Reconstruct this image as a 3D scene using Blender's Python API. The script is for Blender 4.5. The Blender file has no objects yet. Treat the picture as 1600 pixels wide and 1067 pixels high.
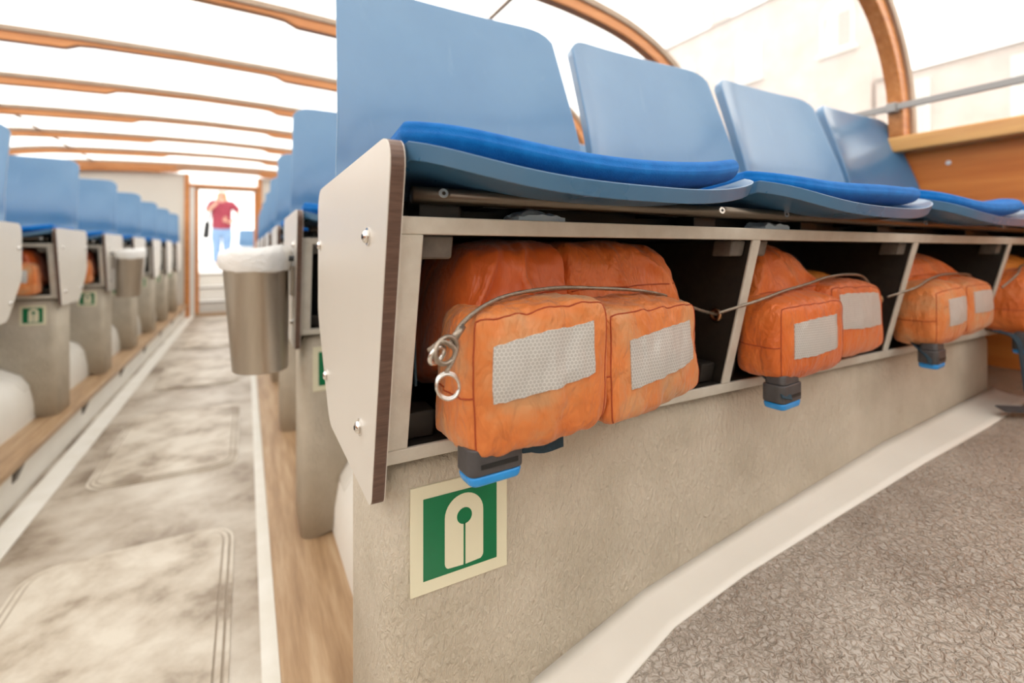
import bpy, math, random
from mathutils import Vector, noise as mnoise
sc = bpy.context.scene
random.seed(4)

# ------------------------------------------------------------------ camera, sky, exposure
YAW = math.atan(415 / 750)
CAMZ = 0.96
cam_data = bpy.data.cameras.new('camera')
cam = bpy.data.objects.new('camera', cam_data)
sc.collection.objects.link(cam)
cam.location = (0, 0, CAMZ)
cam.rotation_euler = (math.pi / 2, 0, -YAW)
cam_data.sensor_width = 36.0
cam_data.lens = 750 / 1600 * 36
cam_data.shift_y = -(533.5 - 391) / 1600
cam_data.clip_start = 0.02
cam_data.clip_end = 400
cam_data.dof.use_dof = True
cam_data.dof.focus_distance = 0.56
cam_data.dof.aperture_fstop = 2.6
sc.camera = cam

world = bpy.data.worlds.new('overcast_sky')
sc.world = world
world.use_nodes = True
bg = world.node_tree.nodes['Background']
bg.inputs['Color'].default_value = (1.0, 0.965, 0.915, 1)
bg.inputs['Strength'].default_value = 1.0
sc.view_settings.view_transform = 'Standard'
sc.view_settings.look = 'None'
sc.view_settings.gamma = 1.0
sc.view_settings.use_curve_mapping = False
sc.view_settings.exposure = 1.5
sc.cycles.transparent_max_bounces = 24
sc.cycles.max_bounces = 10

# ------------------------------------------------------------------ materials
MATS = {}
def node(nt, kind, **kw):
    n = nt.nodes.new(kind)
    for k, v in kw.items():
        if k.startswith('i_'):
            n.inputs[k[2:].replace('_', ' ')].default_value = v
        else:
            setattr(n, k, v)
    return n
def ramp(nt, src, stops):
    r = nt.nodes.new('ShaderNodeValToRGB')
    el = r.color_ramp.elements
    while len(el) < len(stops):
        el.new(0.5)
    for e, (p, c) in zip(el, stops):
        e.position = p
        e.color = (*c, 1)
    nt.links.new(src, r.inputs[0])
    return r.outputs[0]
def noise_tex(nt, scale, detail=4, rough=.55, stretch=None, dist=0.0):
    tc = nt.nodes.new('ShaderNodeTexCoord')
    out = tc.outputs['Object']
    if stretch:
        m = nt.nodes.new('ShaderNodeMapping')
        m.inputs['Scale'].default_value = stretch
        nt.links.new(out, m.inputs[0])
        out = m.outputs[0]
    n = nt.nodes.new('ShaderNodeTexNoise')
    n.inputs['Scale'].default_value = scale
    n.inputs['Detail'].default_value = detail
    n.inputs['Roughness'].default_value = rough
    n.inputs['Distortion'].default_value = dist
    nt.links.new(out, n.inputs['Vector'])
    return n.outputs[0]
def mat(name, c1, c2=None, scale=6, rough=.5, metal=0, stretch=None, bump=None, spec=.5, stops=None, detail=4, sheen=0, dist=0, coat=0, rvar=None):
    m = bpy.data.materials.new(name)
    m.use_nodes = True
    nt = m.node_tree
    b = nt.nodes['Principled BSDF']
    b.inputs['Base Color'].default_value = (*c1, 1)
    b.inputs['Roughness'].default_value = rough
    b.inputs['Metallic'].default_value = metal
    b.inputs['Specular IOR Level'].default_value = spec
    if sheen:
        b.inputs['Sheen Weight'].default_value = sheen
        b.inputs['Sheen Roughness'].default_value = .5
    if coat:
        b.inputs['Coat Weight'].default_value = coat
        b.inputs['Coat Roughness'].default_value = .15
    if c2 or stops:
        o = noise_tex(nt, scale, detail, .6, stretch, dist)
        col = ramp(nt, o, stops or [(.3, c1), (.7, c2)])
        nt.links.new(col, b.inputs['Base Color'])
        if rvar:
            mr = node(nt, 'ShaderNodeMapRange')
            mr.inputs['To Min'].default_value = rvar[0]
            mr.inputs['To Max'].default_value = rvar[1]
            nt.links.new(o, mr.inputs[0])
            nt.links.new(mr.outputs[0], b.inputs['Roughness'])
    if bump:
        bs, strength, dist_, bst = bump[:4]
        bd, bdist = bump[4:] if len(bump) > 4 else (3, .4)
        o = noise_tex(nt, bs, bd, .6, bst, bdist)
        bn = nt.nodes.new('ShaderNodeBump')
        bn.inputs['Strength'].default_value = strength
        bn.inputs['Distance'].default_value = dist_
        nt.links.new(o, bn.inputs['Height'])
        nt.links.new(bn.outputs[0], b.inputs['Normal'])
    MATS[name] = m
    return m
mat('cream_paint', (.66, .60, .50), (.52, .465, .37), 9, .5, bump=(170, .8, .007, (1, 1, .5)), detail=6)
mat('cream_smooth', (.80, .775, .72), (.74, .71, .65), 4, .42, bump=(60, .12, .002, None))
mat('laminate', (.66, .62, .56), (.63, .59, .53), 3, .33)
mat('dark_ply', (.085, .045, .032), (.15, .085, .06), 30, .45, stretch=(1, 1, 12))
mat('frame_paint', (.66, .63, .56), (.56, .52, .45), 30, .5, bump=(120, .2, .002, None))
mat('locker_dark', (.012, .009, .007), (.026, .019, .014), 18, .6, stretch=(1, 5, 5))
mat('block_grey', (.10, .088, .075), (.17, .15, .13), 40, .6, bump=(150, .3, .002, None))
mat('blue_plastic', (.050, .165, .325), (.068, .195, .36), 5, .34, spec=.7, bump=(300, .04, .0005, None), rvar=(.22, .36), coat=.3)
mat('felt_blue', (.002, .108, .38), (.007, .150, .47), 60, .95, spec=.05, sheen=.12, bump=(900, .55, .0015, None))
mat('bronze_tube', (.20, .165, .13), (.13, .105, .085), 20, .33, metal=.9, stretch=(.2, 4, 4))
mat('chrome', (.78, .76, .73), rough=.2, metal=1)
mat('black_part', (.012, .012, .012), rough=.5)
mat('steel', (.52, .47, .41), (.44, .39, .33), 8, .34, metal=1, stretch=(6, 6, .4))
mat('bag', (.84, .83, .81), (.78, .77, .75), 12, .45, bump=(40, .5, .008, None))
mat('orange_nylon', (.80, .20, .022), rough=.48, stops=[(.25, (.56, .095, .010)), (.55, (.66, .145, .018)), (.8, (.68, .20, .042))], scale=11, bump=(38, .75, .012, (1.3, 1, .6)), sheen=.15)
mat('orange_faded', (.72, .30, .12), stops=[(.3, (.60, .135, .018)), (.5, (.66, .20, .045)), (.66, (.58, .28, .12)), (.8, (.46, .25, .13))], scale=12, rough=.55, bump=(38, .75, .012, (1.3, 1, .6)), sheen=.15)
mat('orange_deep', (.55, .09, .012), stops=[(.3, (.54, .085, .009)), (.7, (.66, .13, .016))], scale=10, rough=.42, bump=(45, .4, .008, (1, 1, .5)), sheen=.2)
mat('orange_yellow', (.80, .27, .03), stops=[(.3, (.62, .20, .03)), (.7, (.80, .30, .045))], scale=12, rough=.5, bump=(45, .4, .006, None))
mat('seam_thread', (.36, .055, .012), rough=.7)
mat('navy_web', (.012, .035, .055), (.02, .055, .085), 300, .8, bump=(600, .5, .001, None))
mat('buckle_grey', (.055, .052, .055), (.075, .07, .072), 60, .45)
mat('lens_blue', (.02, .26, .72), (.03, .33, .80), 30, .25)
mat('brass', (.62, .36, .20), rough=.3, metal=1)
mat('wire_rope', (.42, .36, .30), (.30, .25, .20), 200, .4, metal=.85)
mat('sign_cream', (.80, .77, .58), (.77, .74, .55), 20, .4)
mat('sign_green', (.0, .16, .055), (.0, .19, .07), 8, .28)
mat('rib_wood', (.58, .22, .055), stops=[(.25, (.44, .145, .03)), (.5, (.58, .215, .05)), (.75, (.70, .31, .10))], scale=5, stretch=(.6, 9, 9), rough=.38, coat=.25)
mat('strip_tan', (.36, .26, .18), (.44, .33, .24), 12, .5)
mat('sill_wood', (.72, .36, .10), stops=[(.3, (.62, .28, .07)), (.7, (.78, .42, .13))], scale=6, stretch=(6, .5, 6), rough=.35, coat=.3)
mat('panel_wood', (.55, .18, .04), stops=[(.3, (.50, .135, .022)), (.5, (.60, .185, .035)), (.7, (.68, .24, .05))], scale=4, stretch=(4, .45, 5), rough=.45, spec=.3)
mat('plank_wood', (.48, .31, .17), stops=[(.25, (.26, .15, .075)), (.5, (.40, .255, .14)), (.75, (.52, .37, .23))], scale=7, stretch=(7, .5, 7), rough=.42, bump=(60, .3, .002, (5, .4, 5)))
mat('aisle_floor', (.60, .55, .47), stops=[(.36, (.20, .15, .105)), (.46, (.38, .315, .245)), (.56, (.50, .44, .365)), (.72, (.62, .57, .49))], scale=3.4, detail=12, rough=.38, dist=.15, bump=(130, .3, .003, None), rvar=(.55, .28))
mat('hatch_floor', (.64, .58, .49), stops=[(.36, (.27, .21, .15)), (.46, (.48, .41, .325)), (.58, (.62, .56, .47))], scale=4.6, detail=12, rough=.36, dist=.15, bump=(130, .3, .003, None), rvar=(.55, .28))
mat('floor_margin', (.78, .76, .71), (.70, .67, .60), 8, .42)
mat('groove_ring', (.28, .225, .165), (.38, .31, .24), 20, .6)  # dark groove colour: dirt, plus the faint shade of the gap
mat('bay_floor', (.33, .275, .235), stops=[(.3, (.25, .205, .165)), (.55, (.335, .285, .235)), (.8, (.42, .37, .315))], scale=5, detail=6, rough=.26, dist=.5, bump=(125, 1.0, .0075, None, 1.0, .9), spec=.9)
mat('bulkhead', (.72, .68, .61), (.69, .65, .58), 2, .5)
mat('white_paint', (.80, .79, .76), (.76, .75, .71), 5, .45)
mat('brick', (.66, .56, .50), stops=[(.3, (.58, .48, .43)), (.7, (.72, .63, .58))], scale=1.6, detail=8, rough=.85)
mat('roof_tile', (.40, .33, .29), (.34, .28, .25), 2, .8)
mat('window_stone', (.80, .79, .76), (.76, .75, .72), 3, .6)
mat('water', (.16, .17, .15), (.20, .21, .18), .6, .12, bump=(3, .4, .05, None))
mat('quay_stone', (.55, .52, .48), (.46, .43, .40), 1.5, .8)
mat('rail_metal', (.30, .29, .28), rough=.45, metal=.8)
mat('skin', (.66, .40, .29), (.62, .36, .26), 12, .5)
mat('shirt', (.28, .035, .06), (.34, .05, .08), 10, .8)
mat('jeans', (.17, .29, .50), (.26, .40, .62), 8, .85)
mat('hair', (.62, .40, .16), (.50, .30, .10), 30, .5, stretch=(6, 6, .5))
mat('bag_black', (.012, .012, .014), rough=.6)
mat('paper_blue', (.55, .72, .85), (.66, .80, .90), 20, .7)
mat('shoe', (.55, .54, .52), rough=.6)

def scuff_plastic():
    nt = MATS['blue_plastic'].node_tree
    b = nt.nodes['Principled BSDF']
    src = b.inputs['Base Color'].links[0].from_socket
    o = noise_tex(nt, 26, 8, .7, (1, 1, .22), .3)
    o2 = noise_tex(nt, 4.5, 3, .5)
    m1 = node(nt, 'ShaderNodeMapRange'); m1.inputs['From Min'].default_value = .60; m1.inputs['From Max'].default_value = .80; m1.inputs['To Max'].default_value = .40
    nt.links.new(o, m1.inputs[0])
    m2 = node(nt, 'ShaderNodeMapRange'); m2.inputs['From Min'].default_value = .35; m2.inputs['From Max'].default_value = .75; m2.inputs['To Max'].default_value = .18
    nt.links.new(o2, m2.inputs[0])
    ad = node(nt, 'ShaderNodeMath'); ad.operation = 'ADD'; ad.use_clamp = True
    nt.links.new(m1.outputs[0], ad.inputs[0]); nt.links.new(m2.outputs[0], ad.inputs[1])
    mx = node(nt, 'ShaderNodeMix'); mx.data_type = 'RGBA'
    nt.links.new(ad.outputs[0], mx.inputs[0]); nt.links.new(src, mx.inputs[6])
    mx.inputs[7].default_value = (.17, .30, .43, 1)
    nt.links.new(mx.outputs[2], b.inputs['Base Color'])
scuff_plastic()
def hex_material():
    m = bpy.data.materials.new('reflective_hex')
    m.use_nodes = True
    nt = m.node_tree
    b = nt.nodes['Principled BSDF']
    L = nt.links.new
    tc = nt.nodes.new('ShaderNodeTexCoord')
    sp = nt.nodes.new('ShaderNodeSeparateXYZ'); L(tc.outputs['Object'], sp.inputs[0])
    cb = nt.nodes.new('ShaderNodeCombineXYZ'); L(sp.outputs[0], cb.inputs[0]); L(sp.outputs[2], cb.inputs[1])
    def vm(op, a, bv=None):
        n = nt.nodes.new('ShaderNodeVectorMath'); n.operation = op
        L(a, n.inputs[0])
        if bv is not None:
            if isinstance(bv, tuple): n.inputs[1].default_value = bv
            else: L(bv, n.inputs[1])
        return n
    s = vm('SCALE', cb.outputs[0]); s.inputs['Scale'].default_value = 1 / 0.0042
    add = vm('ADD', s.outputs[0], (1000, 1000 * 1.7320508, 0))
    R = (1.0, 1.7320508, 1.0); H = (.5, .8660254, 0.0)
    a1 = vm('SUBTRACT', vm('MODULO', add.outputs[0], R).outputs[0], H)
    a2 = vm('SUBTRACT', vm('MODULO', vm('SUBTRACT', add.outputs[0], H).outputs[0], R).outputs[0], H)
    l1 = vm('LENGTH', a1.outputs[0]); l2 = vm('LENGTH', a2.outputs[0])
    cmpn = nt.nodes.new('ShaderNodeMath'); cmpn.operation = 'LESS_THAN'
    L(l2.outputs['Value'], cmpn.inputs[0]); L(l1.outputs['Value'], cmpn.inputs[1])
    mx = nt.nodes.new('ShaderNodeMix'); mx.data_type = 'VECTOR'
    L(cmpn.outputs[0], mx.inputs[0]); L(a1.outputs[0], mx.inputs[4]); L(a2.outputs[0], mx.inputs[5])
    ab = vm('ABSOLUTE', mx.outputs[1])
    dt = vm('DOT_PRODUCT', ab.outputs[0], (.5, .8660254, 0))
    sx = nt.nodes.new('ShaderNodeSeparateXYZ'); L(ab.outputs[0], sx.inputs[0])
    mxm = nt.nodes.new('ShaderNodeMath'); mxm.operation = 'MAXIMUM'
    L(sx.outputs[0], mxm.inputs[0]); L(dt.outputs['Value'], mxm.inputs[1])
    col = ramp(nt, mxm.outputs[0], [(.36, (.47, .46, .44)), (.47, (.68, .67, .65))])
    L(col, b.inputs['Base Color'])
    b.inputs['Roughness'].default_value = .35
    b.inputs['Metallic'].default_value = .15
    MATS['reflective_hex'] = m
hex_material()
def glass_material():
    m = bpy.data.materials.new('hazy_glass')
    m.use_nodes = True
    nt = m.node_tree
    nt.nodes.clear()
    out = nt.nodes.new('ShaderNodeOutputMaterial')
    tr = node(nt, 'ShaderNodeBsdfTransparent'); tr.inputs[0].default_value = (.985, .985, .98, 1)
    gl = node(nt, 'ShaderNodeBsdfGlossy'); gl.inputs['Roughness'].default_value = .03
    tl = node(nt, 'ShaderNodeBsdfTranslucent'); tl.inputs[0].default_value = (.9, .9, .88, 1)
    m1 = nt.nodes.new('ShaderNodeMixShader'); m1.inputs[0].default_value = .09
    m2 = nt.nodes.new('ShaderNodeMixShader'); m2.inputs[0].default_value = .04
    L = nt.links.new
    L(tr.outputs[0], m1.inputs[1]); L(tl.outputs[0], m1.inputs[2])
    L(m1.outputs[0], m2.inputs[1]); L(gl.outputs[0], m2.inputs[2])
    L(m2.outputs[0], out.inputs[0])
    MATS['hazy_glass'] = m
glass_material()

# ------------------------------------------------------------------ object helpers (all geometry is given in world coordinates)
COL = sc.collection
MIRROR = [False]
MIRX = -0.65          # left side of the aisle: X' = MIRX - X
def mp(p):
    return (MIRX - p[0], p[1], p[2]) if MIRROR[0] else tuple(p)
def wloc(o):
    v = Vector((0, 0, 0))
    while o is not None:
        v += o.location
        o = o.parent
    return v
def root(name, loc, label=None, cat=None, group=None, kind=None):
    o = bpy.data.objects.new(name, None)
    o.empty_display_size = .05
    o.location = mp(loc)
    COL.objects.link(o)
    tag(o, label, cat, group, kind)
    return o
def tag(o, label=None, cat=None, group=None, kind=None):
    if label: o['label'] = label
    if cat: o['category'] = cat
    if group: o['group'] = group
    if kind: o['kind'] = kind
    return o
def mk(name, verts, faces, material, parent=None, smooth=False, bevel=0, origin=None, seg=2, angle=40):
    vs = [Vector(mp(v)) for v in verts]
    if MIRROR[0]:
        faces = [tuple(reversed(f)) for f in faces]
    if parent is not None:
        off = wloc(parent)
        o_loc = Vector((0, 0, 0))
    else:
        if origin is None:
            lo = [min(v[i] for v in vs) for i in range(3)]
            hi = [max(v[i] for v in vs) for i in range(3)]
            origin = ((lo[0] + hi[0]) / 2, (lo[1] + hi[1]) / 2, lo[2])
            off = Vector(origin)
        else:
            off = Vector(mp(origin))
        o_loc = off
    me = bpy.data.meshes.new(name)
    me.from_pydata([v - off for v in vs], [], faces)
    me.validate()
    me.update()
    o = bpy.data.objects.new(name, me)
    o.location = o_loc
    me.materials.append(MATS[material])
    COL.objects.link(o)
    if parent is not None:
        o.parent = parent
    if smooth:
        me.polygons.foreach_set('use_smooth', [True] * len(me.polygons))
    if bevel:
        bv = o.modifiers.new('bevel', 'BEVEL')
        bv.width = bevel; bv.segments = seg; bv.limit_method = 'ANGLE'; bv.angle_limit = math.radians(angle)
        me.polygons.foreach_set('use_smooth', [True] * len(me.polygons))
        try:
            wn = o.modifiers.new('wn', 'WEIGHTED_NORMAL'); wn.keep_sharp = True
        except Exception:
            pass
    return o
def copy_tree(o, delta, parent=None):
    c = o.copy()
    COL.objects.link(c)
    if parent is None:
        c.location = o.location + Vector(delta)
    else:
        c.parent = parent
    for ch in list(o.children):
        copy_tree(ch, delta, c)
    return c
BOXF = [(0, 3, 2, 1), (4, 5, 6, 7), (0, 1, 5, 4), (1, 2, 6, 5), (2, 3, 7, 6), (3, 0, 4, 7)]
def box_v(x0, x1, y0, y1, z0, z1):
    return [(x0, y0, z0), (x1, y0, z0), (x1, y1, z0), (x0, y1, z0), (x0, y0, z1), (x1, y0, z1), (x1, y1, z1), (x0, y1, z1)]
def box(name, b, material, parent=None, bevel=.002, **k):
    return mk(name, box_v(*b), BOXF, material, parent, bevel=bevel, **k)
def join(parts):
    V, F = [], []
    for v, f in parts:
        n = len(V)
        V += list(v)
        F += [tuple(i + n for i in q) for q in f]
    return V, F
def prism(poly, axis, a, b):
    """poly: list of 2D points; axis 0 -> (a|b, p, q); axis 1 -> (p, a|b, q); axis 2 -> (p, q, a|b)"""
    def pt(p, t):
        return (t, p[0], p[1]) if axis == 0 else (p[0], t, p[1]) if axis == 1 else (p[0], p[1], t)
    n = len(poly)
    V = [pt(p, a) for p in poly] + [pt(p, b) for p in poly]
    F = [tuple(range(n)), tuple(reversed(range(n, 2 * n)))]
    F += [(i, i + n, (i + 1) % n + n, (i + 1) % n) for i in range(n)]
    ar = sum(poly[i][0] * poly[(i + 1) % n][1] - poly[(i + 1) % n][0] * poly[i][1] for i in range(n))
    flip = (ar > 0) != ((axis == 1) != (b < a))
    if not flip:
        pass
    else:
        F = [tuple(reversed(f)) for f in F]
    # make sure normals face outward by signed volume
    vol = 0
    for f in F:
        p0 = Vector(V[f[0]])
        for k in range(1, len(f) - 1):
            vol += p0.dot(Vector(V[f[k]]).cross(Vector(V[f[k + 1]])))
    if vol < 0:
        F = [tuple(reversed(f)) for f in F]
    return V, F
def round_poly(pts, r, n=6):
    out = []
    m = len(pts)
    for i in range(m):
        rr = r[i] if isinstance(r, (list, tuple)) else r
        p = Vector(pts[i]); a = Vector(pts[i - 1]); b = Vector(pts[(i + 1) % m])
        if rr <= 0:
            out.append(tuple(p)); continue
        da = (a - p).normalized(); db = (b - p).normalized()
        ang = da.angle(db)
        d = min(rr / math.tan(ang / 2), (a - p).length * .49, (b - p).length * .49)
        s = p + da * d; e = p + db * d
        for k in range(n + 1):
            t = k / n
            out.append(tuple((1 - t) ** 2 * s + 2 * t * (1 - t) * p + t * t * e))
    return out
def solid_grid(F_, B_, nu, nv):
    V = [F_(i / nu, j / nv) for j in range(nv + 1) for i in range(nu + 1)]
    n = len(V)
    V += [B_(i / nu, j / nv) for j in range(nv + 1) for i in range(nu + 1)]
    W = nu + 1
    F = []
    for j in range(nv):
        for i in range(nu):
            a = j * W + i
            F.append((a, a + 1, a + 1 + W, a + W))
            F.append((n + a, n + a + W, n + a + 1 + W, n + a + 1))
    bd = [i for i in range(nu)] + [j * W + nu for j in range(nv)] + [nv * W + i for i in range(nu, 0, -1)] + [j * W for j in range(nv, 0, -1)]
    for k in range(len(bd)):
        a, b = bd[k], bd[(k + 1) % len(bd)]
        F.append((a, n + a, n + b, b))
    vol = 0
    for f in F:
        p0 = Vector(V[f[0]])
        for k in range(1, len(f) - 1):
            vol += p0.dot(Vector(V[f[k]]).cross(Vector(V[f[k + 1]])))
    if vol < 0:
        F = [tuple(reversed(f)) for f in F]
    return V, F
def catmull(pts, n=6):
    P = [Vector(p) for p in pts]
    out = []
    for i in range(len(P) - 1):
        p0 = P[i - 1] if i else P[0] * 2 - P[1]
        p1, p2 = P[i], P[i + 1]
        p3 = P[i + 2] if i + 2 < len(P) else P[-1] * 2 - P[-2]
        for k in range(n):
            t = k / n
            out.append(.5 * ((2 * p1) + (p2 - p0) * t + (2 * p0 - 5 * p1 + 4 * p2 - p3) * t * t + (3 * p1 - p0 - 3 * p2 + p3) * t ** 3))
    out.append(P[-1])
    return out
def frames(P):
    up = Vector((0, 0, 1))
    res = []
    prev = None
    for i in range(len(P)):
        t = (P[min(i + 1, len(P) - 1)] - P[max(i - 1, 0)]).normalized()
        if prev is None:
            a = up if abs(t.z) < .9 else Vector((1, 0, 0))
            n = (a - t * a.dot(t)).normalized()
        else:
            n = (prev - t * prev.dot(t)).normalized()
        prev = n
        res.append((t, n, t.cross(n)))
    return res
def tube(pts, r, n=8, closed=False):
    P = [Vector(p) for p in pts]
    fr = frames(P)
    V, F = [], []
    for i, (p, (t, a, b)) in enumerate(zip(P, fr)):
        rr = r(i / (len(P) - 1)) if callable(r) else r
        for k in range(n):
            an = 2 * math.pi * k / n
            V.append(tuple(p + (a * math.cos(an) + b * math.sin(an)) * rr))
    m = len(P)
    for i in range(m - 1):
        for k in range(n):
            k2 = (k + 1) % n
            F.append((i * n + k, i * n + k2, (i + 1) * n + k2, (i + 1) * n + k))
    F.append(tuple(reversed(range(n))))
    F.append(tuple(range((m - 1) * n, m * n)))
    return V, F
def ring(center, R, r, nx, n=28, m=8, flat=(1, 1)):
    """torus whose axis is nx"""
    ax = Vector(nx).normalized()
    a = ax.orthogonal().normalized(); b = ax.cross(a)
    V, F = [], []
    for i in range(n):
        t = 2 * math.pi * i / n
        d = a * math.cos(t) * flat[0] + b * math.sin(t) * flat[1]
        for k in range(m):
            s = 2 * math.pi * k / m
            V.append(tuple(Vector(center) + d * (R + r * math.cos(s)) + ax * r * math.sin(s)))
    for i in range(n):
        for k in range(m):
            i2, k2 = (i + 1) % n, (k + 1) % m
            F.append((i * m + k, i2 * m + k, i2 * m + k2, i * m + k2))
    return V, F
def lathe(prof, n, c, fr=None):
    """prof: (r, z) list, closed at both ends if r==0"""
    V, F = [], []
    for j, (r, z) in enumerate(prof):
        for i in range(n):
            t = 2 * math.pi * i / n
            k = fr(t, j) if fr else (1, 0)
            V.append((c[0] + r * k[0] * math.cos(t), c[1] + r * k[0] * math.sin(t), c[2] + z + k[1]))
    for j in range(len(prof) - 1):
        for i in range(n):
            i2 = (i + 1) % n
            F.append((j * n + i, j * n + i2, (j + 1) * n + i2, (j + 1) * n + i))
    return V, F
def disc(center, r, h, ax, n=14, dome=0):
    """short cylinder with optional domed end, pointing along ax"""
    ax = Vector(ax).normalized(); a = ax.orthogonal().normalized(); b = ax.cross(a)
    prof = [(r, 0), (r, h)] + ([(r * math.cos(q), h + dome * math.sin(q)) for q in (.4, .8, 1.2)] if dome else [])
    V, F = [], []
    for (rr, hh) in prof:
        for i in range(n):
            t = 2 * math.pi * i / n
            V.append(tuple(Vector(center) + ax * hh + (a * math.cos(t) + b * math.sin(t)) * rr))
    for j in range(len(prof) - 1):
        for i in range(n):
            i2 = (i + 1) % n
            F.append((j * n + i, j * n + i2, (j + 1) * n + i2, (j + 1) * n + i))
    F.append(tuple(reversed(range(n))))
    F.append(tuple(range((len(prof) - 1) * n, len(prof) * n)))
    return V, F
def ss(a, b, x):
    t = max(0, min(1, (x - a) / (b - a)))
    return t * t * (3 - 2 * t)
def interp(tab, x):
    if x <= tab[0][0]: return tab[0][1]
    for (a, b), (c, d) in zip(tab, tab[1:]):
        if x <= c: return b + (d - b) * (x - a) / (c - a)
    return tab[-1][1]

# ------------------------------------------------------------------ the setting: floors, ledges, side walls
YB, YE = -1.6, 8.3      # ends of the saloon
XC = -0.325
def struct(o):
    o['kind'] = 'structure'
    return o
struct(box('floor', (-.80, .16, YB, YE + .1, -.08, 0), 'aisle_floor', bevel=0))
struct(box('trim_1', (.030, .10, YB, YE, 0.0, .004), 'floor_margin', bevel=.001))
struct(box('trim_2', (-.745, -.665, YB, YE, 0.0, .004), 'floor_margin', bevel=.001))
# rounded floor hatches with a double groove
for i, (y0, y1) in enumerate([(.45, 1.95), (2.47, 3.48), (4.02, 5.02), (5.56, 6.56)]):
    x0, x1 = -.575, -.035
    h = root('floor_hatch', ((x0 + x1) / 2, (y0 + y1) / 2, 0), ['cream hatch set in the aisle floor, nearest the camera', 'cream hatch in the aisle floor, second from the camera', 'cream hatch in the aisle floor, third from the camera', 'cream hatch in the aisle floor, nearest the far door'][i], 'hatch', 'hatches along the aisle floor')
    def rr(inset, r):
        return round_poly([(x0 + inset, y0 + inset), (x1 - inset, y0 + inset), (x1 - inset, y1 - inset), (x0 + inset, y1 - inset)], r, 8)
    v, f = prism(rr(0, .11), 2, 0, .0035); mk('hatch_rim', v, f, 'hatch_floor', h, bevel=.001)
    v, f = prism(rr(.010, .10), 2, .0035, .0042); mk('groove_ring', v, f, 'groove_ring', h)  # dark ring drawn as groove dirt, strengthening the weak groove shadow
    v, f = prism(rr(.0155, .095), 2, .0042, .0075); mk('rim_bead', v, f, 'hatch_floor', h, bevel=.001)
    v, f = prism(rr(.0285, .085), 2, .0075, .0080); mk('groove_ring', v, f, 'groove_ring', h)
    v, f = prism(rr(.033, .08), 2, .008, .0105); mk('hatch_panel', v, f, 'hatch_floor', h, bevel=.0015)
# right ledge and plank, left ledge with its white face and brackets
struct(box('ledge_right', (.075, .24, YB, YE, 0.0, .155), 'cream_smooth', bevel=.003))
struct(box('plank_right', (.056, .24, YB, YE, .155, .18), 'plank_wood', bevel=.003))
struct(box('ledge_left', (-.90, -.765, YB, YE, 0.0, .150), 'cream_smooth', bevel=.003))
struct(box('plank_left', (-.90, -.738, YB, YE, .150, .18), 'plank_wood', bevel=.004))
lp = bpy.data.objects['ledge_left']
for k in range(9):
    y = 1.6 + k * .87
    v, f = prism([(-.765, .150), (-.742, .150), (-.765, .085)], 1, y, y + .05)
    mk('bracket', v, f, 'block_grey', lp)
FLOORTAB = [(.21, .18), (.213, .25), (.225, .32), (.255, .37), (.32, .408), (.5, .455), (.65, .474), (1.19, .535), (1.785, .570), (2.14, .585)]
def bay(side):
    MIRROR[0] = side == 'left'
    xs = [.21, .211, .213, .218, .225, .238, .255, .285, .32]
    v, f = solid_grid(lambda a, b: (xs[round(a * 8)], YB + (YE - YB) * b, interp(FLOORTAB, xs[round(a * 8)])),
                      lambda a, b: (.21 + .115 * a, YB + (YE - YB) * b, .165 + .001 * a), 8, 1)
    struct(mk('step_riser_' + side, v, f, 'cream_smooth', smooth=True))
    x2 = [.32, .41, .5, .65, .9, 1.19, 1.5, 1.785, 2.14]
    v, f = solid_grid(lambda a, b: (x2[round(a * 8)], YB + (YE - YB) * b, interp(FLOORTAB, x2[round(a * 8)])),
                      lambda a, b: (x2[round(a * 8)], YB + (YE - YB) * b, .16), 8, 1)
    struct(mk('floor_' + side, v, f, 'bay_floor', smooth=True))
    # hull side: wood panelling with a cap sill
    w = struct(box('wall_' + side, (2.12, 2.20, YB, YE, -.25, 1.315), 'panel_wood', bevel=0))
    struct(box('sill_' + side, (2.055, 2.23, YB, YE, 1.315, 1.372), 'sill_wood', bevel=.008))
    for y in (.15, .72, 1.6, 2.48):
        v, f = disc((2.12, y, 1.262), .008, .002, (-1, 0, 0), 12, .003)
        mk('screw_cap', v, f, 'white_paint', w, smooth=True)
    MIRROR[0] = False
bay('right'); bay('left')

# ------------------------------------------------------------------ roof ribs, stringers, panes
RIBTAB = [(2.062, 1.372), (2.055, 1.46), (2.035, 1.56), (1.985, 1.67), (1.905, 1.775), (1.80, 1.855), (1.66, 1.925), (1.50, 1.975), (1.28, 2.012), (1.07, 2.030), (.6, 2.052), (.28, 2.062)]
RIBS = [.85 + .88 * k for k in range(-3, 9)] + [8.262]
half = [(Vector((x, 0, z))) for x, z in RIBTAB]
smooth_half = catmull(half, 4)
def rib_profile():
    """list of (inner point, thickness, outward normal) from the right sill to the aisle centre and over to the left"""
    pts = [(p.x, p.z) for p in smooth_half]
    thick = [.050] * len(pts)
    pts += [(.22, 2.064), (.165, 2.088), (.10, 2.094), (-.325, 2.101)]
    thick += [.050, .028, .023, .021]
    full = pts + [(2 * XC - x, z) for x, z in reversed(pts[:-1])]
    th = thick + list(reversed(thick[:-1]))
    out = []
    for i, (x, z) in enumerate(full):
        a = full[max(i - 1, 0)]; b = full[min(i + 1, len(full) - 1)]
        t = Vector((b[0] - a[0], b[1] - a[1])).normalized()
        n = Vector((t.y, -t.x))
        out.append(((x, z), th[i], n))
    return out
RP = rib_profile()
tn = 3
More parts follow.
